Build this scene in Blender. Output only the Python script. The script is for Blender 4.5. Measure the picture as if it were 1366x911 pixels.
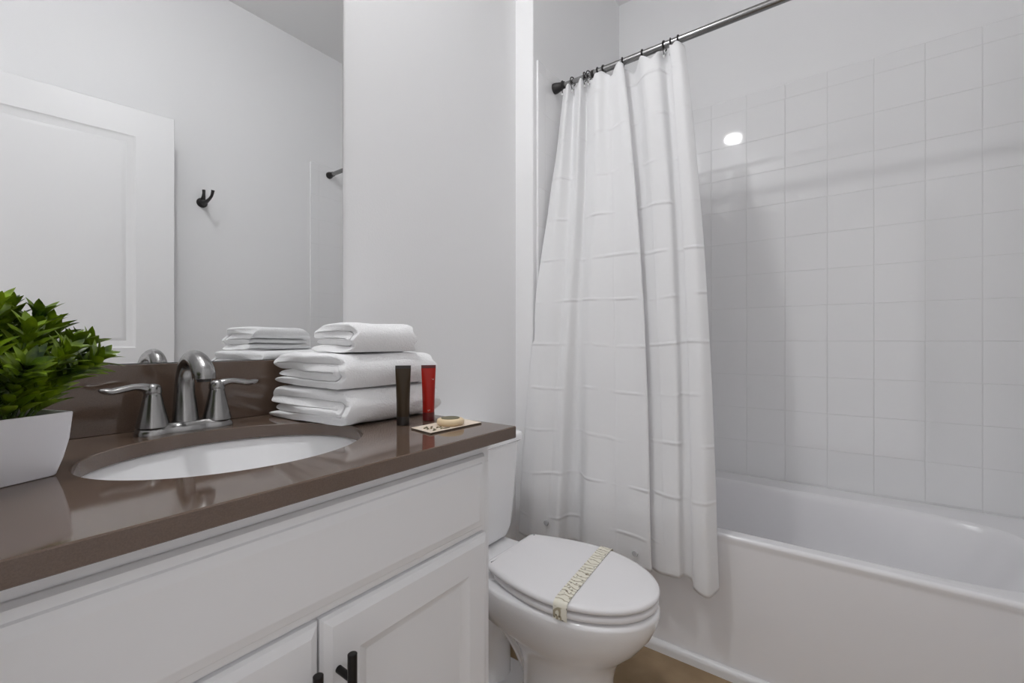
import bpy, bmesh, math, random
from mathutils import Vector, Matrix, noise

PI = math.pi
for o in list(bpy.data.objects):
    bpy.data.objects.remove(o, do_unlink=True)
scene = bpy.context.scene
C = scene.collection

# ------------------------------------------------------------------ camera
HC = 1.083                       # lens height
cam_d = bpy.data.cameras.new('camera')
cam_d.sensor_width = 36.0
cam_d.lens = 594.0 / 1366.0 * 36.0
cam_d.clip_start = 0.02
cam = bpy.data.objects.new('camera', cam_d)
C.objects.link(cam)
cam.location = (0, 0, HC)
cam.rotation_euler = (PI / 2, 0, math.radians(36.3 - 90))
scene.camera = cam

# ------------------------------------------------------------------ view, world, light levels
scene.view_settings.view_transform = 'Standard'
scene.view_settings.look = 'None'
scene.view_settings.gamma = 1.0
scene.view_settings.use_curve_mapping = False
scene.view_settings.exposure = 0.0
WORLD = 0.92                      # soft light of the hall outside the doorway
CEIL_LAMP = 278.0                 # round ceiling lamp
scene.cycles.max_bounces = 14         # white room: let the light travel
scene.cycles.diffuse_bounces = 10
scene.cycles.glossy_bounces = 5
w = bpy.data.worlds.new('hall_daylight')
scene.world = w
w.use_nodes = True
w.node_tree.nodes['Background'].inputs['Color'].default_value = (1.0, 0.985, 1.0, 1)
w.node_tree.nodes['Background'].inputs['Strength'].default_value = WORLD

# ------------------------------------------------------------------ measured places (metres, lens at x=y=0)
XL, XC, XR = -0.065, 1.476, 2.33     # left wall, jog of the alcove, tiled wall behind the tub
YB, YA, YF = 1.0655, 0.981, -0.56    # mirror wall, alcove end wall, wall opposite the mirror
ZC = 2.94
ZT = 0.9175                          # worktop surface
XRAIL, ZRAIL = 1.628, 2.153

# ------------------------------------------------------------------ materials
def nt(name):
    m = bpy.data.materials.new(name)
    m.use_nodes = True
    n = m.node_tree
    b = n.nodes['Principled BSDF']
    return m, n, b

def col(c):
    return (c[0], c[1], c[2], 1)

def simple(name, c, rough=0.5, metal=0.0, spec=0.5, coat=0.0, bump=None, var=None, sss=0.0):
    """bump = (scale, strength, distance); var = (scale, other colour)"""
    m, n, b = nt(name)
    b.inputs['Base Color'].default_value = col(c)
    b.inputs['Roughness'].default_value = rough
    b.inputs['Metallic'].default_value = metal
    b.inputs['Specular IOR Level'].default_value = spec
    b.inputs['Coat Weight'].default_value = coat
    b.inputs['Coat Roughness'].default_value = 0.05
    tc = n.nodes.new('ShaderNodeTexCoord')
    if bump:
        t = n.nodes.new('ShaderNodeTexNoise')
        t.inputs['Scale'].default_value = bump[0]
        t.inputs['Detail'].default_value = 4
        n.links.new(tc.outputs['Object'], t.inputs['Vector'])
        bp = n.nodes.new('ShaderNodeBump')
        bp.inputs['Strength'].default_value = bump[1]
        bp.inputs['Distance'].default_value = bump[2]
        n.links.new(t.outputs['Fac'], bp.inputs['Height'])
        n.links.new(bp.outputs['Normal'], b.inputs['Normal'])
    if var:
        t = n.nodes.new('ShaderNodeTexNoise')
        t.inputs['Scale'].default_value = var[0]
        t.inputs['Detail'].default_value = 5
        n.links.new(tc.outputs['Object'], t.inputs['Vector'])
        r = n.nodes.new('ShaderNodeValToRGB')
        r.color_ramp.elements[0].position = 0.35
        r.color_ramp.elements[0].color = col(c)
        r.color_ramp.elements[1].position = 0.68
        r.color_ramp.elements[1].color = col(var[1])
        n.links.new(t.outputs['Fac'], r.inputs['Fac'])
        n.links.new(r.outputs['Color'], b.inputs['Base Color'])
    return m

def math_node(n, op, a, b=None, c=None):
    k = n.nodes.new('ShaderNodeMath')
    k.operation = op
    for i, v in enumerate((a, b, c)):
        if v is None:
            continue
        if isinstance(v, (int, float)):
            k.inputs[i].default_value = v
        else:
            n.links.new(v, k.inputs[i])
    return k.outputs[0]

def tile_material(name, axis_a, a0, axis_b, b0, pa, pb, c_tile, c_grout, grout_w, rough, bump=0.6, tilt=0.0, mottled=None):
    m, n, b = nt(name)
    tc = n.nodes.new('ShaderNodeTexCoord')
    sp = n.nodes.new('ShaderNodeSeparateXYZ')
    n.links.new(tc.outputs['Object'], sp.inputs[0])
    def dist(axis, o, p):
        s = math_node(n, 'SUBTRACT', sp.outputs[axis], o)
        s = math_node(n, 'DIVIDE', s, p)
        s = math_node(n, 'ADD', s, 100.5)
        f = math_node(n, 'FRACT', s)
        f = math_node(n, 'SUBTRACT', f, 0.5)
        f = math_node(n, 'ABSOLUTE', f)
        return math_node(n, 'MULTIPLY', f, p), math_node(n, 'FLOOR', math_node(n, 'ADD', s, -0.5))
    da, ia = dist(axis_a, a0, pa)
    db, ib = dist(axis_b, b0, pb)
    d = math_node(n, 'MINIMUM', da, db)
    mr = n.nodes.new('ShaderNodeMapRange')
    mr.interpolation_type = 'SMOOTHSTEP'
    mr.inputs['From Min'].default_value = grout_w * 0.35
    mr.inputs['From Max'].default_value = grout_w * 1.2
    n.links.new(d, mr.inputs['Value'])
    mix = n.nodes.new('ShaderNodeMix')
    mix.data_type = 'RGBA'
    n.links.new(mr.outputs['Result'], mix.inputs['Factor'])
    mix.inputs['A'].default_value = col(c_grout)
    mix.inputs['B'].default_value = col(c_tile)
    if mottled:
        t = n.nodes.new('ShaderNodeTexNoise')
        t.inputs['Scale'].default_value = 9
        t.inputs['Detail'].default_value = 6
        n.links.new(tc.outputs['Object'], t.inputs['Vector'])
        r = n.nodes.new('ShaderNodeValToRGB')
        r.color_ramp.elements[0].position = 0.3
        r.color_ramp.elements[0].color = col(c_tile)
        r.color_ramp.elements[1].position = 0.7
        r.color_ramp.elements[1].color = col(mottled)
        n.links.new(t.outputs['Fac'], r.inputs['Fac'])
        n.links.new(r.outputs['Color'], mix.inputs['B'])
    n.links.new(mix.outputs['Result'], b.inputs['Base Color'])
    ro = n.nodes.new('ShaderNodeMapRange')
    ro.inputs['To Min'].default_value = 0.6
    ro.inputs['To Max'].default_value = rough
    n.links.new(mr.outputs['Result'], ro.inputs['Value'])
    n.links.new(ro.outputs['Result'], b.inputs['Roughness'])
    # height: grout groove + glaze undulation
    t2 = n.nodes.new('ShaderNodeTexNoise')
    t2.inputs['Scale'].default_value = 14
    t2.inputs['Detail'].default_value = 1
    n.links.new(tc.outputs['Object'], t2.inputs['Vector'])
    und = math_node(n, 'MULTIPLY', t2.outputs['Fac'], 0.16)
    h = math_node(n, 'ADD', mr.outputs['Result'], und)
    bp = n.nodes.new('ShaderNodeBump')
    bp.inputs['Strength'].default_value = bump
    bp.inputs['Distance'].default_value = 0.0016
    n.links.new(h, bp.inputs['Height'])
    n.links.new(bp.outputs['Normal'], b.inputs['Normal'])
    return m

M = {}
M['wall'] = simple('orange_peel_wall_paint', (0.85, 0.85, 0.855), 0.62, bump=(170, 0.16, 0.002))
M['ceiling'] = simple('flat_ceiling_paint', (0.84, 0.84, 0.84), 0.9, bump=(120, 0.15, 0.002))
M['trim'] = simple('white_trim_paint', (0.80, 0.80, 0.805), 0.35)
M['door'] = simple('white_door_paint', (0.80, 0.80, 0.805), 0.38, bump=(60, 0.05, 0.001))
M['cabinet'] = simple('white_cabinet_paint', (0.80, 0.80, 0.81), 0.33)
M['shadow_gap'] = simple('cabinet_inside_board', (0.55, 0.53, 0.50), 0.7)
M['counter'] = simple('taupe_quartz', (0.118, 0.079, 0.058), 0.07, spec=0.8, bump=(900, 0.01, 0.0004), var=(700, (0.140, 0.096, 0.072)))
M['porcelain'] = simple('white_porcelain', (0.90, 0.90, 0.91), 0.10, coat=0.5)
M['tub'] = simple('white_tub_enamel', (0.86, 0.855, 0.87), 0.16, coat=0.3)
M['seat'] = simple('white_seat_plastic', (0.84, 0.83, 0.84), 0.25)
M['nickel'] = simple('brushed_nickel', (0.33, 0.325, 0.32), 0.22, metal=1.0, bump=(260, 0.05, 0.0005))
M['rail'] = simple('brushed_dark_nickel', (0.30, 0.297, 0.295), 0.24, metal=1.0)
M['bronze'] = simple('dark_bronze', (0.045, 0.042, 0.042), 0.35, metal=0.6)
M['black'] = simple('black_pull_metal', (0.02, 0.018, 0.018), 0.3, metal=0.5)
M['clear'] = simple('clear_plastic_bead', (0.75, 0.75, 0.75), 0.1)
M['towel'] = simple('white_terry', (0.91, 0.91, 0.915), 0.95, spec=0.1, bump=(330, 0.6, 0.0035))
M['pot'] = simple('white_ceramic_pot', (0.80, 0.79, 0.82), 0.3)
M['soil'] = simple('potting_moss', (0.55, 0.50, 0.30), 0.9, bump=(200, 1.0, 0.01), var=(90, (0.10, 0.08, 0.04)))
M['stem'] = simple('plant_stem', (0.10, 0.17, 0.03), 0.5)
M['leaf'] = simple('glossy_leaf', (0.008, 0.036, 0.004), 0.30, var=(22, (0.34, 0.50, 0.015)))
M['brown_tube'] = simple('dark_brown_tube', (0.036, 0.021, 0.008), 0.38, spec=0.3)
M['brown_cap'] = simple('near_black_cap', (0.016, 0.011, 0.009), 0.3)
M['red_tube'] = simple('red_tube', (0.33, 0.009, 0.003), 0.33, spec=0.3)
M['red_cap'] = simple('dark_red_cap', (0.10, 0.006, 0.006), 0.3)
M['ink_gold'] = simple('pale_print', (0.62, 0.45, 0.38), 0.4)
M['card'] = simple('cream_sachet', (0.72, 0.62, 0.50), 0.5, var=(60, (0.80, 0.70, 0.60)))
M['card_edge'] = simple('sachet_dark_edge', (0.05, 0.035, 0.02), 0.5)
M['soap'] = simple('cream_soap_wrap', (0.78, 0.62, 0.40), 0.4, bump=(90, 0.3, 0.002))
M['green_label'] = simple('olive_label', (0.09, 0.085, 0.035), 0.4, var=(120, (0.20, 0.17, 0.07)))
M['magnet'] = simple('grey_magnet', (0.50, 0.50, 0.51), 0.5)
M['tile_x'] = tile_material('white_tile_long_wall', 1, 0.0403, 2, HC + 0.001, 0.1543, 0.1550, (0.85, 0.85, 0.855), (0.77, 0.77, 0.77), 0.0014, 0.05)
M['tile_y'] = tile_material('white_tile_end_wall', 0, XR, 2, HC + 0.001, 0.1543, 0.1550, (0.85, 0.85, 0.855), (0.77, 0.77, 0.77), 0.0014, 0.05)
M['floor'] = tile_material('tan_floor_tile', 0, 1.30, 1, 0.18, 0.45, 0.45, (0.25, 0.165, 0.085), (0.15, 0.105, 0.06), 0.003, 0.35, 0.3, mottled=(0.36, 0.255, 0.145))

m, n, b = nt('mirror_glass')
b.inputs['Base Color'].default_value = (0.84, 0.845, 0.845, 1)
b.inputs['Metallic'].default_value = 1
b.inputs['Roughness'].default_value = 0.0
M['mirror'] = m
M['mirror_edge'] = simple('mirror_edge', (0.12, 0.13, 0.13), 0.2)

def emitter(name, c, s):
    m, n, b = nt(name)
    b.inputs['Base Color'].default_value = (0.8, 0.8, 0.8, 1)
    b.inputs['Emission Color'].default_value = col(c)
    b.inputs['Emission Strength'].default_value = s
    return m
M['lamp'] = emitter('lit_ceiling_diffuser', (0.985, 0.99, 1.0), CEIL_LAMP)

# shower curtain: thin white cloth with packing creases, UV = metres along the cloth
m, n, b = nt('white_curtain_cloth')
b.inputs['Base Color'].default_value = (0.93, 0.93, 0.935, 1)
b.inputs['Roughness'].default_value = 0.75
b.inputs['Specular IOR Level'].default_value = 0.2
uv = n.nodes.new('ShaderNodeUVMap')
sp = n.nodes.new('ShaderNodeSeparateXYZ')
tn = n.nodes.new('ShaderNodeTexNoise')
tn.inputs['Scale'].default_value = 3.2
tn.inputs['Detail'].default_value = 1
n.links.new(uv.outputs['UV'], tn.inputs['Vector'])
n.links.new(uv.outputs['UV'], sp.inputs[0])
def crease(out, p, wob, width):
    s = math_node(n, 'ADD', out, math_node(n, 'MULTIPLY', math_node(n, 'SUBTRACT', tn.outputs['Fac'], 0.5), wob))
    f = math_node(n, 'ABSOLUTE', math_node(n, 'SUBTRACT', math_node(n, 'FRACT', math_node(n, 'DIVIDE', s, p)), 0.5))
    f = math_node(n, 'MULTIPLY', f, p)
    mr = n.nodes.new('ShaderNodeMapRange')
    mr.interpolation_type = 'SMOOTHSTEP'
    mr.inputs['From Max'].default_value = width
    mr.inputs['To Min'].default_value = 1.0
    mr.inputs['To Max'].default_value = 0.0
    n.links.new(f, mr.inputs['Value'])
    return mr.outputs['Result']
tn2 = n.nodes.new('ShaderNodeTexNoise')
tn2.inputs['Scale'].default_value = 9
n.links.new(uv.outputs['UV'], tn2.inputs['Vector'])
gate = n.nodes.new('ShaderNodeMapRange')
gate.inputs['From Min'].default_value = 0.40
gate.inputs['From Max'].default_value = 0.62
n.links.new(tn2.outputs['Fac'], gate.inputs['Value'])
c1 = math_node(n, 'MULTIPLY', math_node(n, 'MULTIPLY', crease(sp.outputs[1], 0.165, 0.05, 0.009), 1.5), gate.outputs['Result'])
c2 = math_node(n, 'MULTIPLY', crease(sp.outputs[0], 0.23, 0.02, 0.006), 0.35)
tn3 = n.nodes.new('ShaderNodeTexNoise')
tn3.inputs['Scale'].default_value = 7
tn3.inputs['Detail'].default_value = 3
n.links.new(uv.outputs['UV'], tn3.inputs['Vector'])
hh = math_node(n, 'ADD', math_node(n, 'ADD', c1, c2), math_node(n, 'MULTIPLY', tn3.outputs['Fac'], 1.3))
bp = n.nodes.new('ShaderNodeBump')
bp.inputs['Strength'].default_value = 0.55
bp.inputs['Distance'].default_value = 0.004
n.links.new(hh, bp.inputs['Height'])
n.links.new(bp.outputs['Normal'], b.inputs['Normal'])
tr = n.nodes.new('ShaderNodeBsdfTranslucent')
tr.inputs['Color'].default_value = (0.85, 0.85, 0.86, 1)
mx = n.nodes.new('ShaderNodeMixShader')
mx.inputs[0].default_value = 0.22
n.links.new(b.outputs[0], mx.inputs[1])
n.links.new(tr.outputs[0], mx.inputs[2])
n.links.new(mx.outputs[0], n.nodes['Material Output'].inputs['Surface'])
M['curtain'] = m

# paper band: cream with small grey-gold leaf marks
m, n, b = nt('leaf_print_paper')
tc = n.nodes.new('ShaderNodeTexCoord')
wv = n.nodes.new('ShaderNodeTexWave')
wv.inputs['Scale'].default_value = 20
wv.inputs['Distortion'].default_value = 9
wv.inputs['Detail'].default_value = 2
wv.inputs['Detail Scale'].default_value = 1.2
n.links.new(tc.outputs['Object'], wv.inputs['Vector'])
vr = n.nodes.new('ShaderNodeTexVoronoi')
vr.inputs['Scale'].default_value = 70
n.links.new(tc.outputs['Object'], vr.inputs['Vector'])
r1 = n.nodes.new('ShaderNodeValToRGB')
r1.color_ramp.elements[0].position = 0.06
r1.color_ramp.elements[0].color = (0.42, 0.37, 0.26, 1)
r1.color_ramp.elements[1].position = 0.20
r1.color_ramp.elements[1].color = (0.84, 0.81, 0.70, 1)
n.links.new(wv.outputs['Fac'], r1.inputs['Fac'])
r2 = n.nodes.new('ShaderNodeValToRGB')
r2.color_ramp.elements[0].position = 0.16
r2.color_ramp.elements[0].color = (0.35, 0.33, 0.29, 1)
r2.color_ramp.elements[1].position = 0.24
r2.color_ramp.elements[1].color = (1, 1, 1, 1)
n.links.new(vr.outputs['Distance'], r2.inputs['Fac'])
mm = n.nodes.new('ShaderNodeMix')
mm.data_type = 'RGBA'
mm.blend_type = 'MULTIPLY'
mm.inputs['Factor'].default_value = 1
n.links.new(r1.outputs['Color'], mm.inputs['A'])
n.links.new(r2.outputs['Color'], mm.inputs['B'])
n.links.new(mm.outputs['Result'], b.inputs['Base Color'])
b.inputs['Roughness'].default_value = 0.6
M['band'] = m

# ------------------------------------------------------------------ object helpers
def tag(o, label=None, cat=None, group=None, kind=None):
    if label: o['label'] = label
    if cat: o['category'] = cat
    if group: o['group'] = group
    if kind: o['kind'] = kind
    return o

def thing(name, loc, label, cat, group=None):
    o = bpy.data.objects.new(name, None)
    o.empty_display_size = 0.05
    C.objects.link(o)
    o.location = loc
    return tag(o, label, cat, group)

def world_loc(o):
    v = Vector(o.location)
    return v + world_loc(o.parent) if o.parent else v

def obj(name, bm, mat, parent=None, smooth=40, origin=None):
    """links a bmesh given in world coordinates; origin/parent move its origin only"""
    bmesh.ops.recalc_face_normals(bm, faces=bm.faces[:])
    me = bpy.data.meshes.new(name)
    org = Vector(origin) if origin is not None else (world_loc(parent) if parent else Vector((0, 0, 0)))
    bm.transform(Matrix.Translation(-org))
    bm.to_mesh(me)
    bm.free()
    mats = mat if isinstance(mat, (list, tuple)) else [mat]
    for k in mats:
        me.materials.append(k)
    if smooth:
        for p in me.polygons:
            p.use_smooth = True
        me.set_sharp_from_angle(angle=math.radians(smooth))
    o = bpy.data.objects.new(name, me)
    C.objects.link(o)
    if parent:
        o.parent = parent
        o.location = org - world_loc(parent)
    else:
        o.location = org
    if smooth and len(me.vertices) < 12000:
        wn = o.modifiers.new('face_weighted_shading', 'WEIGHTED_NORMAL')
        wn.keep_sharp = True
        wn.weight = 80
    return o

def struct(name, bm, mat, smooth=40):
    o = obj(name, bm, mat, None, smooth)
    o['kind'] = 'structure'
    return o

def box(x0, x1, y0, y1, z0, z1, bevel=0.0, seg=2, bm=None):
    b2 = bmesh.new()
    bmesh.ops.create_cube(b2, size=1.0)
    for v in b2.verts:
        v.co = Vector(((x0 + x1) / 2 + v.co.x * (x1 - x0), (y0 + y1) / 2 + v.co.y * (y1 - y0), (z0 + z1) / 2 + v.co.z * (z1 - z0)))
    if bevel:
        bmesh.ops.bevel(b2, geom=b2.edges[:], offset=bevel, segments=seg, profile=0.5, affect='EDGES')
    if bm is None:
        return b2
    me = bpy.data.meshes.new('tmp')
    b2.to_mesh(me); b2.free()
    bm.from_mesh(me)
    bpy.data.meshes.remove(me)
    return bm

def loft(rings, bm=None, cap0=True, cap1=True, closed=True, wrap=False):
    bm = bm or bmesh.new()
    rv = [[bm.verts.new(p) for p in r] for r in rings]
    k = len(rings[0])
    pairs = list(zip(rv[:-1], rv[1:]))
    if wrap:
        pairs.append((rv[-1], rv[0]))
    for a, c in pairs:
        for i in range(k if closed else k - 1):
            j = (i + 1) % k
            bm.faces.new((a[i], a[j], c[j], c[i]))
    if not wrap and closed:
        if cap0: bm.faces.new(list(reversed(rv[0])))
        if cap1: bm.faces.new(rv[-1])
    return bm

def tube(path, radii, seg=14, bm=None, squash=None):
    """round bar along a list of points; radii one number or a list; squash=(axis vector, factor list)"""
    path = [Vector(p) for p in path]
    if isinstance(radii, (int, float)):
        radii = [radii] * len(path)
    rings = []
    up = Vector((0, 0, 1))
    t0 = (path[1] - path[0]).normalized()
    a = up.cross(t0)
    if a.length < 0.1:
        a = Vector((1, 0, 0)).cross(t0)
    a.normalize()
    for i, p in enumerate(path):
        t = (path[min(i + 1, len(path) - 1)] - path[max(i - 1, 0)]).normalized()
        a = (a - t * a.dot(t)).normalized()
        c = t.cross(a)
        ring = []
        for k in range(seg):
            an = 2 * PI * k / seg
            d = (a * math.cos(an) + c * math.sin(an)) * radii[i]
            if squash:
                ax = Vector(squash[0])
                d -= ax * d.dot(ax) * (1 - squash[1][i])
            ring.append(p + d)
        rings.append(ring)
    return loft(rings, bm)

def lathe(profile, centre, axis='Z', seg=32, bm=None):
    cx, cy, cz = centre
    rings = []
    for r, h in profile:
        r = max(r, 1e-5)
        ring = []
        for k in range(seg):
            an = 2 * PI * k / seg
            u_, v_ = r * math.cos(an), r * math.sin(an)
            if axis == 'Z': ring.append((cx + u_, cy + v_, cz + h))
            elif axis == 'Y': ring.append((cx + u_, cy + h, cz + v_))
            else: ring.append((cx + h, cy + u_, cz + v_))
        rings.append(ring)
    return loft(rings, bm)

def smooth_path(pts, n_sub=6):
    """Catmull-Rom through tuples of any length"""
    out = []
    P = [pts[0]] + list(pts) + [pts[-1]]
    for i in range(1, len(P) - 2):
        p0, p1, p2, p3 = P[i - 1], P[i], P[i + 1], P[i + 2]
        for s in range(n_sub):
            t = s / n_sub
            out.append(tuple(0.5 * (2 * b_ + (c_ - a_) * t + (2 * a_ - 5 * b_ + 4 * c_ - d_) * t * t + (3 * b_ - a_ - 3 * c_ + d_) * t ** 3)
                             for a_, b_, c_, d_ in zip(p0, p1, p2, p3)))
    out.append(tuple(P[-2]))
    return out

def rect_ring(x0, x1, z0, z1, y):
    return [(x0, y, z0), (x1, y, z0), (x1, y, z1), (x0, y, z1)]

def panel_slab(x0, x1, z0, z1, yf, t, panels, pprof, eprof, sgn=1):
    """slab whose face at y=yf looks toward -y (sgn=1) or +y (sgn=-1).
    panels: (x0,z0,x1,z1); pprof/eprof: (inset, depth) steps of the panel moulding / outer edge."""
    bm = bmesh.new()
    e = eprof[-1][0] if eprof else 0
    fx0, fx1, fz0, fz1 = x0 + e, x1 - e, z0 + e, z1 - e
    xs = sorted({fx0, fx1, *[p[0] for p in panels], *[p[2] for p in panels]})
    zs = sorted({fz0, fz1, *[p[1] for p in panels], *[p[3] for p in panels]})
    def is_panel(xa, xb, za, zb):
        return any(p[0] - 1e-6 <= xa and xb <= p[2] + 1e-6 and p[1] - 1e-6 <= za and zb <= p[3] + 1e-6 for p in panels)
    for xa, xb in zip(xs[:-1], xs[1:]):
        for za, zb in zip(zs[:-1], zs[1:]):
            if not is_panel(xa, xb, za, zb):
                bm.faces.new([bm.verts.new(p) for p in rect_ring(xa, xb, za, zb, yf)])
    for p in panels:
        rings = [rect_ring(p[0], p[2], p[1], p[3], yf)]
        for ins, dep in pprof:
            rings.append(rect_ring(p[0] + ins, p[2] - ins, p[1] + ins, p[3] - ins, yf + sgn * dep))
        loft(rings, bm, cap0=False, cap1=True)
    rings = [rect_ring(x0, x1, z0, z1, yf + sgn * t)]
    if eprof:
        for ins, dep in eprof[:-1]:
            rings.append(rect_ring(x0 + ins, x1 - ins, z0 + ins, z1 - ins, yf + sgn * dep))
    rings.append(rect_ring(fx0, fx1, fz0, fz1, yf))
    loft(rings, bm, cap0=True, cap1=False)
    bmesh.ops.remove_doubles(bm, verts=bm.verts[:], dist=1e-5)
    return bm

# ================================================================== THE ROOM
T = 0.12
struct('floor', box(XL - 1.0, XR + T, YF - T, YB + T, -0.1, 0.0), M['floor'], 0)
struct('ceiling', box(XL - T, XR + T, YF - T, YB + T, ZC, ZC + 0.1), M['ceiling'], 0)
struct('wall_back', box(XL, XC + 0.02, YB, YB + T, 0, ZC), M['wall'], 0)
bm = box(XC, XR + 0.008, YA, YB + T, 0, ZC)
bmesh.ops.bevel(bm, geom=[e for e in bm.edges if abs(e.verts[0].co.x - XC) < 1e-4 and abs(e.verts[1].co.x - XC) < 1e-4
                          and abs(e.verts[0].co.y - YA) < 1e-4 and abs(e.verts[1].co.y - YA) < 1e-4], offset=0.006, segments=4, profile=0.5, affect='EDGES')
struct('wall_alcove', bm, M['wall'], 50)
struct('wall_right', box(XR + 0.008, XR + T, YF - T, YA, 0, ZC), M['wall'], 0)
struct('wall_front', box(XL - T, XR + 0.008, YF - T, YF, 0, ZC), M['wall'], 0)
# left wall with the open doorway the photograph is taken from
DY0, DY1, DZ = -0.50, 0.33, 2.16
bm = box(XL - T, XL, DY1, YB + T, 0, ZC)
box(XL - T, XL, YF, DY0, 0, ZC, bm=bm)
box(XL - T, XL, DY0, DY1, DZ, ZC, bm=bm)
struct('wall_left', bm, M['wall'], 0)

# tiling over the tub
ZTUB = 0.460
def tile_sheet(x0, x1, y0, y1, z0, z1):
    return box(x0, x1, y0, y1, z0, z1, bevel=0.004, seg=3)
struct('trim_1', tile_sheet(XR, XR + 0.012, YF + 0.001, YA - 0.0005, ZTUB - 0.02, 2.2375), M['tile_x'], 60)
struct('trim_2', tile_sheet(1.502, XR, YA - 0.008, YA + 0.004, ZTUB - 0.02, 2.215), M['tile_y'], 60)
struct('trim_3', tile_sheet(1.502, XR, YF - 0.004, YF + 0.008, ZTUB - 0.02, 2.215), M['tile_y'], 60)
# baseboards and the bead along the foot of the tub
def baseboard(name, x0, x1, y0, y1):
    struct(name, box(x0, x1, y0, y1, 0, 0.095, bevel=0.004), M['trim'])
baseboard('baseboard_back', 0.668, XC - 0.001, YB - 0.014, YB)
baseboard('baseboard_front', XL, 1.546, YF, YF + 0.014)
bm = bmesh.new()
prof = [(0.0, 0.0), (-0.018, 0.0), (-0.018, 0.018), (-0.014, 0.028), (-0.006, 0.034), (0.0, 0.035)]
loft([[(1.572 + p[0], y, p[1]) for p in prof] for y in (YF + 0.016, YA - 0.009)], bm)
struct('trim_4', bm, M['trim'], 50)

# door leaf standing open in front of the wall opposite the mirror
DW, DH = 0.79, 2.13
dm = panel_slab(0, DW, 0.012, DH, 0.0, 0.032,
                [(0.14, 1.055, DW - 0.14, DH - 0.125), (0.14, 0.24, DW - 0.14, 0.93)],
                [(0.008, 0.006), (0.012, 0.007), (0.030, 0.013), (0.034, 0.013), (0.050, 0.006)],
                [(0, 0.002), (0.002, 0.0)], sgn=-1)
rot = Matrix.Rotation(math.radians(8.6), 4, 'Z')
dm.transform(Matrix.Translation((-0.030, -0.528, 0)) @ rot)
door = struct('door_1', dm, M['door'], 30)
bm = lathe([(0.0, 0), (0.032, 0), (0.032, 0.006), (0.012, 0.012), (0.010, 0.035), (0.0, 0.036)], (0, 0, 0), 'Y')
tube([(0, 0.034, 0), (-0.03, 0.045, 0), (-0.07, 0.045, 0.002), (-0.11, 0.043, 0)], [0.009, 0.009, 0.008, 0.006], bm=bm)
bm.transform(Matrix.Translation((-0.030, -0.528, 0)) @ rot @ Matrix.Translation((DW - 0.06, 0.0, 0.93)))
hd = obj('door_handle', bm, M['bronze'], door)

# ================================================================== BATHTUB
def sup(cx, cy, a, b_, e, k=96):
    out = []
    for i in range(k):
        t = 2 * PI * (i + 0.5) / k
        c_, s_ = math.cos(t), math.sin(t)
        out.append((cx + a * math.copysign(abs(c_) ** (2 / e), c_), cy + b_ * math.copysign(abs(s_) ** (2 / e), s_)))
    return out
tx0, tx1, ty0, ty1 = 1.568, XR - 0.001, YF + 0.001, YA - 0.001
tcx, tcy, ta, tb = (tx0 + tx1) / 2, (ty0 + ty1) / 2, (tx1 - tx0) / 2, (ty1 - ty0) / 2
def outer(ins, z, e=60):
    return [(x, y, z) for x, y in sup(tcx, tcy, ta - ins, tb - ins, e)]
bcx, bcy = (1.616 + 2.20) / 2, (-0.475 + 0.885) / 2
def inner(ins, z, e=5.0, endins=0):
    return [(x, y, z) for x, y in sup(bcx, bcy + endins / 2, (2.20 - 1.616) / 2 - ins, (0.885 + 0.475) / 2 - ins - endins / 2, e)]
rings = [outer(0.006, 0.0), outer(0.006, ZTUB - 0.035), outer(0.003, ZTUB - 0.024), outer(0.0005, ZTUB - 0.014), outer(0.001, ZTUB - 0.008), outer(0.004, ZTUB - 0.003), outer(0.010, ZTUB),
         inner(-0.006, ZTUB), inner(0.0, ZTUB - 0.003), inner(0.007, ZTUB - 0.012), inner(0.012, ZTUB - 0.03, endins=0.01),
         inner(0.035, ZTUB - 0.17, 4.5, 0.07), inner(0.055, ZTUB - 0.28, 4.2, 0.13), inner(0.08, ZTUB - 0.33, 3.8, 0.17), inner(0.13, ZTUB - 0.355, 3.4, 0.22)]
bm = loft(rings)
tub = thing('bathtub', (tcx, tcy, 0), 'long white alcove bathtub with flat apron against the tiled wall', 'bathtub')
obj('tub_shell', bm, M['tub'], tub, 35)
obj('drain', lathe([(0, 0), (0.034, 0), (0.034, 0.003), (0.026, 0.005), (0, 0.004)], (1.9, 0.62, ZTUB - 0.3555)), M['nickel'], tub)

# ================================================================== VANITY
van = thing('vanity_cabinet', (0.312, 0.80, 0), 'white bathroom vanity cabinet with two panelled doors under the brown worktop', 'cabinet')
CX0, CX1, CY0, CZ1 = -0.040, 0.664, 0.545, ZT - 0.0235
bm = box(CX0, CX0 + 0.018, CY0, YB - 0.001, 0.0, CZ1)
box(CX1 - 0.018, CX1, CY0, YB - 0.001, 0.0, CZ1, bm=bm, bevel=0.0015)
box(CX0 + 0.018, CX1 - 0.018, CY0 + 0.06, YB - 0.001, 0.09, 0.108, bm=bm)          # bottom shelf
box(CX0 + 0.018, CX1 - 0.018, YB - 0.018, YB - 0.001, CZ1 - 0.09, CZ1, bm=bm)         # back rail
box(CX0 + 0.018, CX1 - 0.018, CY0 + 0.06, CY0 + 0.075, 0.0, 0.09, bm=bm)            # toe board
obj('body', bm, M['cabinet'], van, 30)
bm = box(CX0, CX0 + 0.04, CY0 - 0.019, CY0, 0.0, CZ1)
bm.free()
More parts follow.
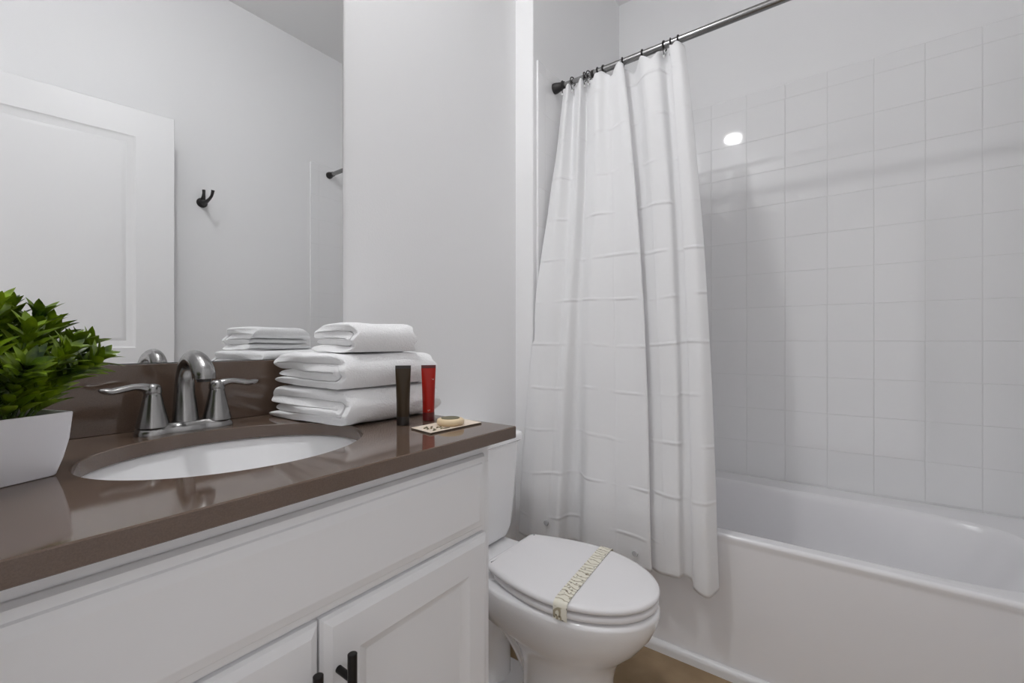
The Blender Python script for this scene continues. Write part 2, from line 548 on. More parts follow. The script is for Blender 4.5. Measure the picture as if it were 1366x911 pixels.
# face frame
bm = box(CX0, CX1, CY0 - 0.001, CY0 + 0.018, CZ1 - 0.040, CZ1, bevel=0.001)
box(CX0, CX0 + 0.038, CY0 - 0.001, CY0 + 0.018, 0.0, CZ1 - 0.040, bm=bm)
box(CX1 - 0.038, CX1, CY0 - 0.001, CY0 + 0.018, 0.0, CZ1 - 0.040, bm=bm)
box(CX0 + 0.038, CX1 - 0.038, CY0 - 0.001, CY0 + 0.018, 0.705, 0.745, bm=bm)
box(CX0 + 0.038, CX1 - 0.038, CY0 - 0.001, CY0 + 0.018, 0.09, 0.135, bm=bm)
obj('face_frame', bm, M['cabinet'], van, 30)
DF = 0.527                                                    # front plane of doors and drawer front
eprof = [(0, 0.013), (0.004, 0.0075), (0.013, 0.0060), (0.015, 0.0035), (0.026, 0.0005), (0.028, 0.0)]
bm = panel_slab(-0.021, 0.645, 0.730, 0.8725, DF, 0.017, [], [], eprof)
obj('drawer_front', bm, M['cabinet'], van, 25)
pprof = [(0.002, 0.001), (0.016, 0.0090), (0.018, 0.0095)]
ep2 = [(0, 0.010), (0.003, 0.005), (0.013, 0.0)]
for xa, xb, hx in ((-0.021, 0.3105, 0.289), (0.3135, 0.645, 0.335)):
    bm = panel_slab(xa, xb, 0.11, 0.7265, DF, 0.017, [(xa + 0.053, 0.165, xb - 0.053, 0.668)], pprof, ep2)
    d = obj('door', bm, M['cabinet'], van, 25)
    yb = DF - 0.030
    bm = tube([(hx, yb, 0.688 - 0.150), (hx, yb, 0.688 - 0.149), (hx, yb, 0.688 - 0.001), (hx, yb, 0.688)], [0.0045, 0.006, 0.006, 0.0045], 18)
    for z in (0.655, 0.572):
        tube([(hx, yb + 0.002, z), (hx, DF + 0.0005, z)], 0.0048, 14, bm)
    obj('bar_handle', bm, M['black'], d)

# worktop with the sink cut-out
SX, SY, SA, SB = 0.319, 0.777, 0.195, 0.167
WX0, WX1, WY0, WY1 = XL + 0.001, 0.708, 0.5106, YB - 0.0005
angs = [2 * PI * i / 96 for i in range(96)]
cor = [math.atan2(y - SY, x - SX) % (2 * PI) for x in (WX0, WX1) for y in (WY0, WY1)]
for c_ in cor:
    k = min(range(len(angs)), key=lambda i: abs(angs[i] - c_))
    angs[k] = c_
def ell(s, z, a=SA, b_=SB):
    return [(SX + (a + s) * math.cos(t), SY + (b_ + s) * math.sin(t), z) for t in angs]
def ell_dir(s, z):
    # same directions as the rectangle rays, on the ellipse
    out = []
    for t in angs:
        c_, s_ = math.cos(t), math.sin(t)
        r = 1 / math.sqrt((c_ / (SA + s)) ** 2 + (s_ / (SB + s)) ** 2)
        out.append((SX + r * c_, SY + r * s_, z))
    return out
def rect_dir(ins, z):
    out = []
    for t in angs:
        c_, s_ = math.cos(t), math.sin(t)
        lim = []
        if abs(c_) > 1e-9: lim.append(((WX1 - SX) if c_ > 0 else (WX0 - SX)) / c_)
        if abs(s_) > 1e-9: lim.append(((WY1 - SY) if s_ > 0 else (WY0 - SY)) / s_)
        r = min(lim)
        x, y = SX + r * c_, SY + r * s_
        out.append((min(max(x, WX0 + ins), WX1 - ins), min(max(y, WY0 + ins), WY1 - ins), z))
    return out
zb = ZT - 0.0235
rings = [ell_dir(0, zb), ell_dir(0, ZT - 0.0015), ell_dir(0.0012, ZT), rect_dir(0.0015, ZT), rect_dir(0, ZT - 0.0015), rect_dir(0, zb + 0.001), rect_dir(0.001, zb)]
bm = loft(rings, wrap=True)
top = thing('worktop', (SX, SY, zb), 'glossy taupe brown quartz worktop on the white vanity', 'worktop')
obj('slab', bm, M['counter'], top, 30)
bs = obj('backsplash', box(WX0, 0.708, YB - 0.0205, YB - 0.0005, ZT + 0.0002, ZT + 0.123, bevel=0.0015), M['counter'], None, 30, origin=(SX, YB - 0.01, ZT))
tag(bs, 'low taupe brown quartz backsplash strip between the worktop and the mirror', 'backsplash')

# undermount basin
sink = thing('sink', (SX, SY, zb - 0.145), 'white oval undermount sink in the brown worktop', 'sink')
prof_i = [(0.012, 0.0), (0.006, -0.004), (-0.004, -0.03), (-0.018, -0.065), (-0.045, -0.10), (-0.085, -0.123), (-0.125, -0.131), (-0.145, -0.133)]
rings = [ell(s, zb - 0.0008 + z) for s, z in prof_i]
prof_o = [(-0.145, -0.143), (-0.08, -0.136), (-0.035, -0.112), (-0.006, -0.07), (0.008, -0.03), (0.014, -0.012), (0.022, -0.010), (0.022, 0.0)]
rings += [ell(s, zb - 0.0008 + z) for s, z in prof_o]
obj('basin', loft(rings, wrap=True), M['porcelain'], sink, 60)
obj('drain', lathe([(0, -0.02), (0.022, -0.02), (0.023, 0.0), (0.020, 0.003), (0.013, 0.002), (0.012, 0.006), (0.0, 0.008)], (SX, SY, zb - 0.133)), M['nickel'], sink)

# faucet
FX, FY = 0.311, 0.985
fa = thing('faucet', (FX, FY, ZT), 'brushed nickel two-handle faucet with arched spout behind the sink', 'faucet')
rings = []
for ins, z, e in ((0.0, 0.0, 3.2), (0.0, 0.006, 3.2), (0.003, 0.012, 3.0), (0.009, 0.017, 2.8), (0.016, 0.0195, 2.6)):
    ring = []
    for x, y in sup(FX, FY, 0.0765 - ins, 0.0285 - ins, e, 64):
        pinch = 1 - 0.22 * math.exp(-((abs(x - FX) - 0.026) / 0.012) ** 2)
        ring.append((x, FY + (y - FY) * pinch, ZT + z))
    rings.append(ring)
obj('base_plate', loft(rings), M['nickel'], fa, 50)
sp_pts = smooth_path([(0.0, 0.004, 0.016, 0.0215, 1.0), (0.0, 0.006, 0.042, 0.0190, 1.0), (0.0, 0.008, 0.075, 0.0165, 1.0), (0.0, 0.003, 0.106, 0.0150, 1.0),
                      (0.0, -0.012, 0.127, 0.0145, 1.0), (0.0, -0.036, 0.135, 0.0150, 0.95), (0.0, -0.062, 0.128, 0.0165, 0.9), (0.0, -0.081, 0.112, 0.0175, 0.9), (0.0, -0.0835, 0.103, 0.0175, 0.95), (0.0, -0.0840, 0.099, 0.0172, 0.95)], 6)
bm = tube([(FX + p[0], FY + p[1], ZT + p[2]) for p in sp_pts], [p[3] for p in sp_pts], 28)
spout = obj('spout', bm, M['nickel'], fa, 50)
obj('aerator', lathe([(0, 0), (0.011, 0), (0.0115, 0.006), (0, 0.006)], (FX, FY - 0.0840, ZT + 0.0950)), M['bronze'], spout)
for s in (-1, 1):
    hx = FX + s * 0.0508
    bm = lathe([(0, 0.014), (0.0245, 0.014), (0.0240, 0.019), (0.0205, 0.034), (0.0165, 0.052), (0.0140, 0.066), (0.0132, 0.070), (0.0128, 0.0715),
                (0.0128, 0.0725), (0.0136, 0.074), (0.0136, 0.0805), (0.0120, 0.086), (0.0070, 0.0895), (0, 0.0905)], (hx, FY, ZT), seg=28)
    hdl = obj('handle_post', bm, M['nickel'], fa, 50)
    L = smooth_path([(0.0, 0.0790, 0.0100, 0.9), (0.012, 0.0845, 0.0095, 0.8), (0.026, 0.0865, 0.0090, 0.65), (0.042, 0.0840, 0.0105, 0.55), (0.056, 0.0815, 0.0115, 0.50), (0.067, 0.0835, 0.0090, 0.5), (0.073, 0.086, 0.003, 0.5)], 5)
    bm = tube([(hx + s * p[0], FY - 0.10 * p[0], ZT + p[1]) for p in L], [p[2] for p in L], 16, squash=((0, 0, 1), [p[3] for p in L]))
    obj('lever', bm, M['nickel'], hdl, 50)
bm = tube([(FX, FY + 0.027, ZT + 0.012), (FX, FY + 0.027, ZT + 0.062)], 0.0022, 10)
lathe([(0, 0), (0.0045, 0.001), (0.0055, 0.006), (0.004, 0.011), (0, 0.012)], (FX, FY + 0.027, ZT + 0.058), bm=bm, seg=14)
obj('lift_rod', bm, M['nickel'], fa)

# mirror
bm = box(WX0, 0.685, YB - 0.006, YB - 0.0005, ZT + 0.1245, 2.08)
mir = obj('wall_mirror', bm, [M['mirror'], M['mirror_edge']], None, 0, origin=(0.31, YB - 0.003, ZT + 0.1245))
for p in mir.data.polygons:
    p.material_index = 0 if p.normal.y < -0.9 else 1
tag(mir, 'large frameless mirror on the wall above the brown backsplash', 'mirror')

# ================================================================== TOILET
TX = 1.120
toi = thing('toilet', (TX, 0.72, 0), 'white two-piece toilet with closed lid between the vanity and the bathtub', 'toilet')
def egg(w_, yf, yb, z, yc=0.60, k=64, ef=2.05, eb=3.2):
    out = []
    for i in range(k):
        t = 2 * PI * (i + 0.5) / k
        c_, s_ = math.cos(t), math.sin(t)
        e = ef if s_ < 0 else eb
        L_ = (yc - yf) if s_ < 0 else (yb - yc)
        x = w_ * math.copysign(abs(c_) ** (2 / (2.0 if s_ < 0 else eb)), c_)
        y = L_ * math.copysign(abs(s_) ** (2 / e), s_)
        out.append((TX + x, yc + y, z))
    return out
def seat_outline(ins, z, wb=0.122, yf=0.368, yb=0.834, w_=0.173, yc=0.615, k=40):
    out = []
    for i in range(k + 1):                       # round front half, +x side to -x side through the front
        t = -PI * i / k
        out.append((TX + (w_ - ins) * math.cos(t), yc + (yc - yf - ins) * math.sin(t), z))
    left = []
    r = 0.022
    for i in range(1, 15):
        f = i / 14
        y = yc + (yb - r - yc) * f
        left.append((w_ - ins - (w_ - wb) * (y - yc) ** 1.7 / (yb - yc) ** 1.7, y))
    xe = left[-1][0]
    for i in range(1, 7):
        a_ = PI / 2 * i / 6
        left.append((xe - r * (1 - math.cos(a_)) - 0.002 * i / 6, yb - r + (r - ins) * math.sin(a_)))
    for i in range(1, 6):
        left.append(((xe - r) * (1 - i / 6), yb - ins))
    out += [(TX - x, y, z) for x, y in left]
    out.append((TX, yb - ins, z))
    out += [(TX + x, y, z) for x, y in left[::-1]]
    return out
rings = [egg(0.112, 0.475, 0.78, 0.0, 0.62, eb=3), egg(0.112, 0.475, 0.78, 0.012, 0.62, eb=3), egg(0.106, 0.485, 0.77, 0.03, 0.62, eb=2.6), egg(0.100, 0.495, 0.755, 0.10, 0.62, eb=2.4),
         egg(0.100, 0.492, 0.76, 0.17, 0.62, eb=2.4), egg(0.106, 0.480, 0.78, 0.215, 0.625, eb=2.5), egg(0.122, 0.452, 0.82, 0.250, 0.63, eb=2.6),
         egg(0.146, 0.416, 0.88, 0.285, 0.635), egg(0.160, 0.387, 0.88, 0.325, 0.625), egg(0.170, 0.371, 0.88, 0.360, 0.62), egg(0.172, 0.367, 0.88, 0.383, 0.615),
         egg(0.170, 0.369, 0.88, 0.391, 0.615), egg(0.164, 0.375, 0.874, 0.396, 0.615), egg(0.12, 0.44, 0.82, 0.397, 0.615)]
obj('bowl', loft(rings), M['porcelain'], toi, 50)
tp = smooth_path([(TX, 0.70, 0.10), (TX, 0.76, 0.19), (TX, 0.83, 0.235), (TX, 0.895, 0.17), (TX, 0.90, 0.06), (TX, 0.90, 0.0)], 6)
bm = tube(tp, 0.058, 24)
box(TX - 0.085, TX + 0.085, 0.66, 0.965, 0.0, 0.028, bevel=0.010, seg=3, bm=bm)
obj('trapway', bm, M['porcelain'], toi, 50)
# rear deck under the tank
def rrect(x0, x1, y0, y1, r, z, k=7):
    out = []
    for cx_, cy_, a0 in ((x1 - r, y1 - r, 0), (x0 + r, y1 - r, PI / 2), (x0 + r, y0 + r, PI), (x1 - r, y0 + r, 1.5 * PI)):
        for i in range(k):
            a_ = a0 + PI / 2 * i / (k - 1)
            out.append((cx_ + r * math.cos(a_), cy_ + r * math.sin(a_), z))
    return out
rings = [rrect(TX - 0.075, TX + 0.075, 0.81, 0.99, 0.03, 0.24), rrect(TX - 0.115, TX + 0.115, 0.79, 1.02, 0.03, 0.33), rrect(TX - 0.125, TX + 0.125, 0.785, 1.03, 0.03, 0.38),
         rrect(TX - 0.125, TX + 0.125, 0.785, 1.03, 0.03, 0.394), rrect(TX - 0.119, TX + 0.119, 0.791, 1.024, 0.026, 0.400)]
obj('rear_deck', loft(rings), M['porcelain'], toi, 50)
tk0, tk1 = 0.910, 1.058
rings = [rrect(TX - 0.120, TX + 0.120, tk0 + 0.035, tk1 - 0.02, 0.03, 0.402), rrect(TX - 0.135, TX + 0.135, tk0 + 0.020, tk1 - 0.01, 0.03, 0.412), rrect(TX - 0.148, TX + 0.148, tk0 + 0.012, tk1 - 0.004, 0.03, 0.445),
         rrect(TX - 0.162, TX + 0.162, tk0 + 0.006, tk1, 0.03, 0.56), rrect(TX - 0.176, TX + 0.176, tk0, tk1, 0.03, 0.735)]
obj('tank', loft(rings), M['porcelain'], toi, 50)
rings = [rrect(TX - 0.180, TX + 0.180, tk0 - 0.004, tk1 + 0.002, 0.03, 0.735), rrect(TX - 0.188, TX + 0.188, tk0 - 0.012, tk1 + 0.004, 0.03, 0.741), rrect(TX - 0.188, TX + 0.188, tk0 - 0.012, tk1 + 0.004, 0.03, 0.758),
         rrect(TX - 0.184, TX + 0.184, tk0 - 0.008, tk1 + 0.002, 0.03, 0.766), rrect(TX - 0.17, TX + 0.17, tk0 + 0.01, tk1 - 0.01, 0.02, 0.770)]
obj('tank_lid', loft(rings), M['porcelain'], toi, 50)
bm = lathe([(0, 0), (0.016, 0), (0.016, -0.008), (0.010, -0.012), (0, -0.012)], (TX - 0.11, tk0 + 0.003, 0.69), 'Y', 20)
tube([(TX - 0.11, tk0 - 0.012, 0.69), (TX - 0.085, tk0 - 0.018, 0.688), (TX - 0.055, tk0 - 0.018, 0.683)], [0.006, 0.006, 0.005], 12, bm)
obj('flush_lever', bm, M['nickel'], toi)
# seat and lid
ybk = 0.830
rings = [seat_outline(0.012, 0.3985, yb=0.806), seat_outline(0.005, 0.402, yb=0.808), seat_outline(0.003, 0.407, yb=0.808), seat_outline(0.003, 0.413, yb=0.808), seat_outline(0.007, 0.4175, yb=0.806), seat_outline(0.03, 0.4185, yb=0.80)]
obj('seat_ring', loft(rings), M['seat'], toi, 50)
rings = [seat_outline(0.014, 0.4215), seat_outline(0.004, 0.4235), seat_outline(0.0, 0.4280), seat_outline(0.0, 0.4345), seat_outline(0.004, 0.4395),
         seat_outline(0.014, 0.4425), seat_outline(0.045, 0.4438), seat_outline(0.10, 0.4445)]
lid = obj('lid', loft(rings), M['seat'], toi, 50)
for s in (-1, 1):
    obj('hinge', box(TX + s * 0.075 - 0.022, TX + s * 0.075 + 0.022, 0.802, 0.836, 0.398, 0.4205, bevel=0.006, seg=3), M['seat'], toi)

# paper band over the lid (rests on it: a thing of its own)
def band():
    bm = bmesh.new()
    hw = 0.0185
    a = Vector((TX - 0.1665, 0.552)); b_ = Vector((TX + 0.1700, 0.582))
    dirv = (b_ - a).normalized(); perp = Vector((-dirv.y, dirv.x))
    path = [(a - dirv * 0.0035, 0.3995), (a - dirv * 0.0045, 0.415), (a - dirv * 0.0045, 0.430), (a - dirv * 0.0030, 0.4390), (a + dirv * 0.004, 0.4428), (a + dirv * 0.016, 0.4447)]
    for i in range(1, 9):
        path.append((a + (b_ - a) * (0.05 + 0.9 * i / 9), 0.4458))
    path += [(b_ - dirv * 0.014, 0.4447), (b_ - dirv * 0.002, 0.4428), (b_ + dirv * 0.0055, 0.4390), (b_ + dirv * 0.007, 0.430), (b_ + dirv * 0.007, 0.415), (b_ + dirv * 0.006, 0.4005)]
    rings = []
    for i, (p, z) in enumerate(path):
        t = 0.0007
        # outward normal in the (dir, z) plane
        q0, q1 = path[max(i - 1, 0)], path[min(i + 1, len(path) - 1)]
        d = Vector(((q1[0] - q0[0]).dot(dirv), q1[1] - q0[1])).normalized()
        nn = Vector((-d.y, d.x))
        r = []
        for sx, st in ((-1, 0), (1, 0), (1, 1), (-1, 1)):
            xy = p + perp * (sx * hw) + dirv * (nn.x * t * st)
            r.append((xy.x, xy.y, z + nn.y * t * st))
        rings.append(r)
    loft(rings, bm)
    return bm
bo = obj('paper_band', band(), M['band'], None, 60, origin=(TX, 0.54, 0.4450))
tag(bo, 'cream leaf-print paper band wrapped across the closed toilet lid', 'paper band')

# ================================================================== SHOWER RAIL, RINGS, CURTAIN
rail = thing('curtain_rail', (XRAIL, 0.2, ZRAIL), 'dark brushed metal tension rail above the bathtub', 'curtain rail')
YT1, YT0 = YA - 0.008, YF + 0.008
def rail_part(name, bm, mat, parent):
    for v in bm.verts:
        v.co.z += (YA - v.co.y) * 0.005
    return obj(name, bm, mat, parent)
rail_part('thin_tube', tube([(XRAIL, YT1 - 0.03, ZRAIL), (XRAIL, 0.785, ZRAIL)], 0.0100, 20), M['rail'], rail)
rail_part('thick_tube', tube([(XRAIL, 0.795, ZRAIL), (XRAIL, 0.793, ZRAIL), (XRAIL, YT0 + 0.03, ZRAIL)], [0.0105, 0.0128, 0.0128], 24), M['rail'], rail)
rail_part('collar', lathe([(0.0105, 0.0), (0.0142, 0.0), (0.0142, 0.010), (0.0135, 0.012), (0.0105, 0.012)], (XRAIL, 0.787, ZRAIL), 'Y', 24), M['bronze'], rail)
endp = [(0.0, 0.0), (0.0215, 0.0), (0.0215, -0.010), (0.0185, -0.022), (0.0155, -0.036), (0.0150, -0.050), (0.0, -0.050)]
rail_part('end_cap', lathe(endp, (XRAIL, YT1, ZRAIL), 'Y', 28), M['bronze'], rail)
rail_part('end_cap', lathe([(r, -h) for r, h in endp], (XRAIL, YT0, ZRAIL), 'Y', 28), M['bronze'], rail)

def rail_z(y):
    return ZRAIL + (YA - y) * 0.005
ring_y = [0.943 - 0.012, 0.885, 0.830, 0.812, 0.772, 0.747, 0.669, 0.591, 0.510, 0.488, 0.460]
ring_labels = ['black curtain ring next to the end cap of the rail, leftmost of all', 'second black curtain ring from the left on the thin end of the rail',
               'third black curtain ring from the left, left one of a close pair', 'fourth black curtain ring from the left, right one of a close pair',
               'black curtain ring beside the collar where the rail turns thick', 'sixth black curtain ring from the left, clear bead hanging free',
               'black curtain ring above the widest curtain fold', 'black curtain ring alone left of the close pair near the curtain edge',
               'ninth black curtain ring, left one of the pair with clear beads', 'tenth black curtain ring, right one of the pair with clear beads',
               'rightmost black curtain ring at the free edge of the curtain']
def build_ring():
    root = thing('curtain_ring', (0, 0, 0), 'x', 'curtain ring', 'curtain rings on the shower rail')
    pts = []
    for i in range(30):
        a_ = math.radians(-60 + 300 * i / 29)
        pts.append((0.0165 * math.cos(a_), 0, 0.0165 * math.sin(a_)))
    wire = tube(pts, 0.0024, 8)
    tube([pts[-1], (-0.010, 0, -0.022), (-0.004, 0, -0.034), (0.004, 0, -0.036), (0.008, 0, -0.028)], 0.0015, 8, wire)
    obj('wire', wire, M['bronze'], root)
    obj('bead', lathe([(0, -0.005), (0.004, -0.0035), (0.0052, 0), (0.004, 0.0035), (0, 0.005)], (-0.003, 0, -0.039), seg=14), M['clear'], root)
    return root
proto = build_ring()
for i, (y, lab) in enumerate(zip(ring_y, ring_labels)):
    if i == 0:
        r = proto
    else:
        r = proto.copy(); C.objects.link(r)
        for ch in proto.children:
            c_ = ch.copy(); C.objects.link(c_); c_.parent = r
    r.location = (XRAIL, y, rail_z(y) + (0.0012 if y > 0.78 else -0.0012))
    r.rotation_euler = (0, 0, math.radians([4, -8, 6, -10, 5, -4, 8, 3, -9, 7, -3][i]))
    r['label'] = lab

# curtain: key columns along the cloth, each (y/x direction at three heights) measured as (y, x) in metres
def bearing(u):
    t = (u - 683) / 594.0
    return (0.592 - 0.806 * t) / (0.806 + 0.592 * t)
KEYS = [  # column bearings at rail, mid height and hem; distance of the cloth from its hanging plane; hem height
    (751, 712, 691, 0.010, -0.085, -0.055, .32), (757, 728, 708, -0.024, -0.080, -0.075, .32), (766, 747, 728, 0.022, -0.058, -0.045, .32),
    (774, 759, 744, -0.024, -0.052, -0.035, .315), (782, 770, 757, 0.026, -0.022, 0.020, .31), (788, 776, 774, 0.010, -0.020, 0.030, .31),
    (797, 789, 782, -0.022, -0.036, -0.034, .31), (810, 815, 815, -0.002, -0.030, -0.032, .315), (823, 843, 848, -0.026, -0.033, -0.036, .318), (832, 858, 868, -0.020, -0.036, -0.040, .318),
    (831, 856, 866, 0.022, 0.010, 0.004, .312), (846, 868, 879, 0.026, -0.004, -0.010, .308), (858, 882, 893, -0.018, -0.020, -0.022, .316),
    (876, 899, 906, -0.018, -0.022, -0.024, .32), (888, 907, 914, 0.022, 0.008, 0.006, .318), (896, 918, 928, 0.008, 0.006, 0.008, .300), (894, 916, 926, -0.012, -0.014, -0.020, .298),
    (905, 931, 944, -0.018, -0.022, -0.030, .286), (914, 944, 959, 0.004, 0.0, 0.004, .305)]
def cloth_point(keys, z):
    """blend of the three rows by height"""
    zt, zm, zb_ = 2.115, 1.20, 0.30
    l0 = (z - zm) * (z - zb_) / ((zt - zm) * (zt - zb_))
    l1 = (z - zt) * (z - zb_) / ((zm - zt) * (zm - zb_))
    l2 = (z - zt) * (z - zm) / ((zb_ - zt) * (zb_ - zm))
    xb = 1.622 if z > 2.1 else (1.502 + (1.622 - 1.502) * max(0, (z - 0.50) / 1.6))
    row = []
    for kx in (0, 1, 2):
        xo = keys[3 + kx]
        x_ = (1.622, 1.5545, 1.502)[kx] + xo
        row.append((x_, x_ * bearing(keys[kx])))
    # x: own base plus blended offset, y: blended
    a = max(0.0, min(1.0, (z - zm) / (zt - zm))) if z > zm else 0
    if z > zm:
        s = a * a * (3 - 2 * a) * 0.5 + a * 0.5
        xo = keys[4] + (keys[3] - keys[4]) * s
    else:
        q = max(0.0, min(1.0, (zm - z) / (zm - zb_)))
        s = q * q * (3 - 2 * q) * 0.5 + q * 0.5
        xo = keys[4] + (keys[5] - keys[4]) * s
    y = row[0][1] * l0 + row[1][1] * l1 + row[2][1] * l2
    return xb + xo, y
cols = smooth_path(KEYS, 10)
NZ = 150
bm = bmesh.new()
uvl = bm.loops.layers.uv.new('UVMap')
grid = []
length = [0.0]
for i in range(1, len(cols)):
    a_, b2_ = cloth_point(cols[i - 1], 1.2), cloth_point(cols[i], 1.2)
    length.append(length[-1] + math.hypot(a_[0] - b2_[0], a_[1] - b2_[1]))
for i, kx in enumerate(cols):
    s = i / (len(cols) - 1)
    ytop = cloth_point(kx, 2.115)[1]
    near = min(abs(ytop - ry) for ry in ring_y)
    ztop = rail_z(ytop) - 0.0155 - 0.030 * min(1, near / 0.035) ** 1.5
    zbot = kx[6]
    colv = []
    for j in range(NZ + 1):
        z = ztop + (zbot - ztop) * j / NZ
        x, y = cloth_point(kx, z)
        nz = noise.noise(Vector((length[i] * 5, z * 1.6, 3.1))) * 0.010 + noise.noise(Vector((length[i] * 16, z * 6, 7.7))) * 0.004
        dl = (1.2 - z) * 0.004
        x += nz * min(1, (ztop - z) / 0.15) + dl * 0
        x = min(x, 1.546 + max(0.0, z - 0.47) * 0.075)
        if x > XC - 0.010:
            y = min(y, YA - 0.013)
        else:
            y = min(y, YB - 0.02)
        colv.append((bm.verts.new((x, y, z)), length[i], z))
    grid.append(colv)
for i in range(len(grid) - 1):
    for j in range(NZ):
        q = (grid[i][j], grid[i + 1][j], grid[i + 1][j + 1], grid[i][j + 1])
        f = bm.faces.new([k[0] for k in q])
        for l, k in zip(f.loops, q):
            l[uvl].uv = (k[1], k[2])
cur = thing('shower_curtain', (1.56, 0.66, 0.3), 'white creased shower curtain hanging outside the bathtub', 'shower curtain')
co = obj('cloth', bm, M['curtain'], cur, 0)
for p in co.data.polygons: p.use_smooth = True
sol = co.modifiers.new('thickness', 'SOLIDIFY'); sol.thickness = 0.0012; sol.offset = 0
MAGNETS = [(2, 0.390), (8, 0.366)]
for ki, mz in MAGNETS:
    kx = KEYS[ki]
    x, y = cloth_point(kx, mz)
    obj('weight', lathe([(0, -0.004), (0.009, -0.004), (0.011, 0), (0.009, 0.003), (0, 0.003)], (x - 0.006, y, mz), 'X', 20), M['magnet'], cur)

# ================================================================== ROBE HOOK on the wall opposite the mirror
hk = thing('robe_hook', (0.914, YF, 1.806), 'small dark double robe hook on the bare wall beside the door', 'hook')
obj('wall_plate', lathe([(0, 0), (0.025, 0), (0.025, 0.008), (0.020, 0.014), (0, 0.017)], (0.914, YF, 1.806), 'Y', 28), M['bronze'], hk)
HX, HZ = 0.914, 1.806
pp = smooth_path([(HX, YF + 0.010, HZ + 0.000, 0.017), (HX, YF + 0.038, HZ - 0.004, 0.012), (HX, YF + 0.080, HZ - 0.002, 0.008), (HX, YF + 0.122, HZ + 0.010, 0.0065), (HX, YF + 0.138, HZ + 0.028, 0.0072), (HX, YF + 0.142, HZ + 0.038, 0.008)], 5)
obj('prong', tube([p[:3] for p in pp], [p[3] for p in pp], 14), M['bronze'], hk)
pp = smooth_path([(HX, YF + 0.012, HZ + 0.008, 0.013), (HX, YF + 0.022, HZ + 0.026, 0.009), (HX, YF + 0.026, HZ + 0.044, 0.007), (HX, YF + 0.026, HZ + 0.062, 0.0075)], 5)
obj('prong', tube([p[:3] for p in pp], [p[3] for p in pp], 14), M['bronze'], hk)

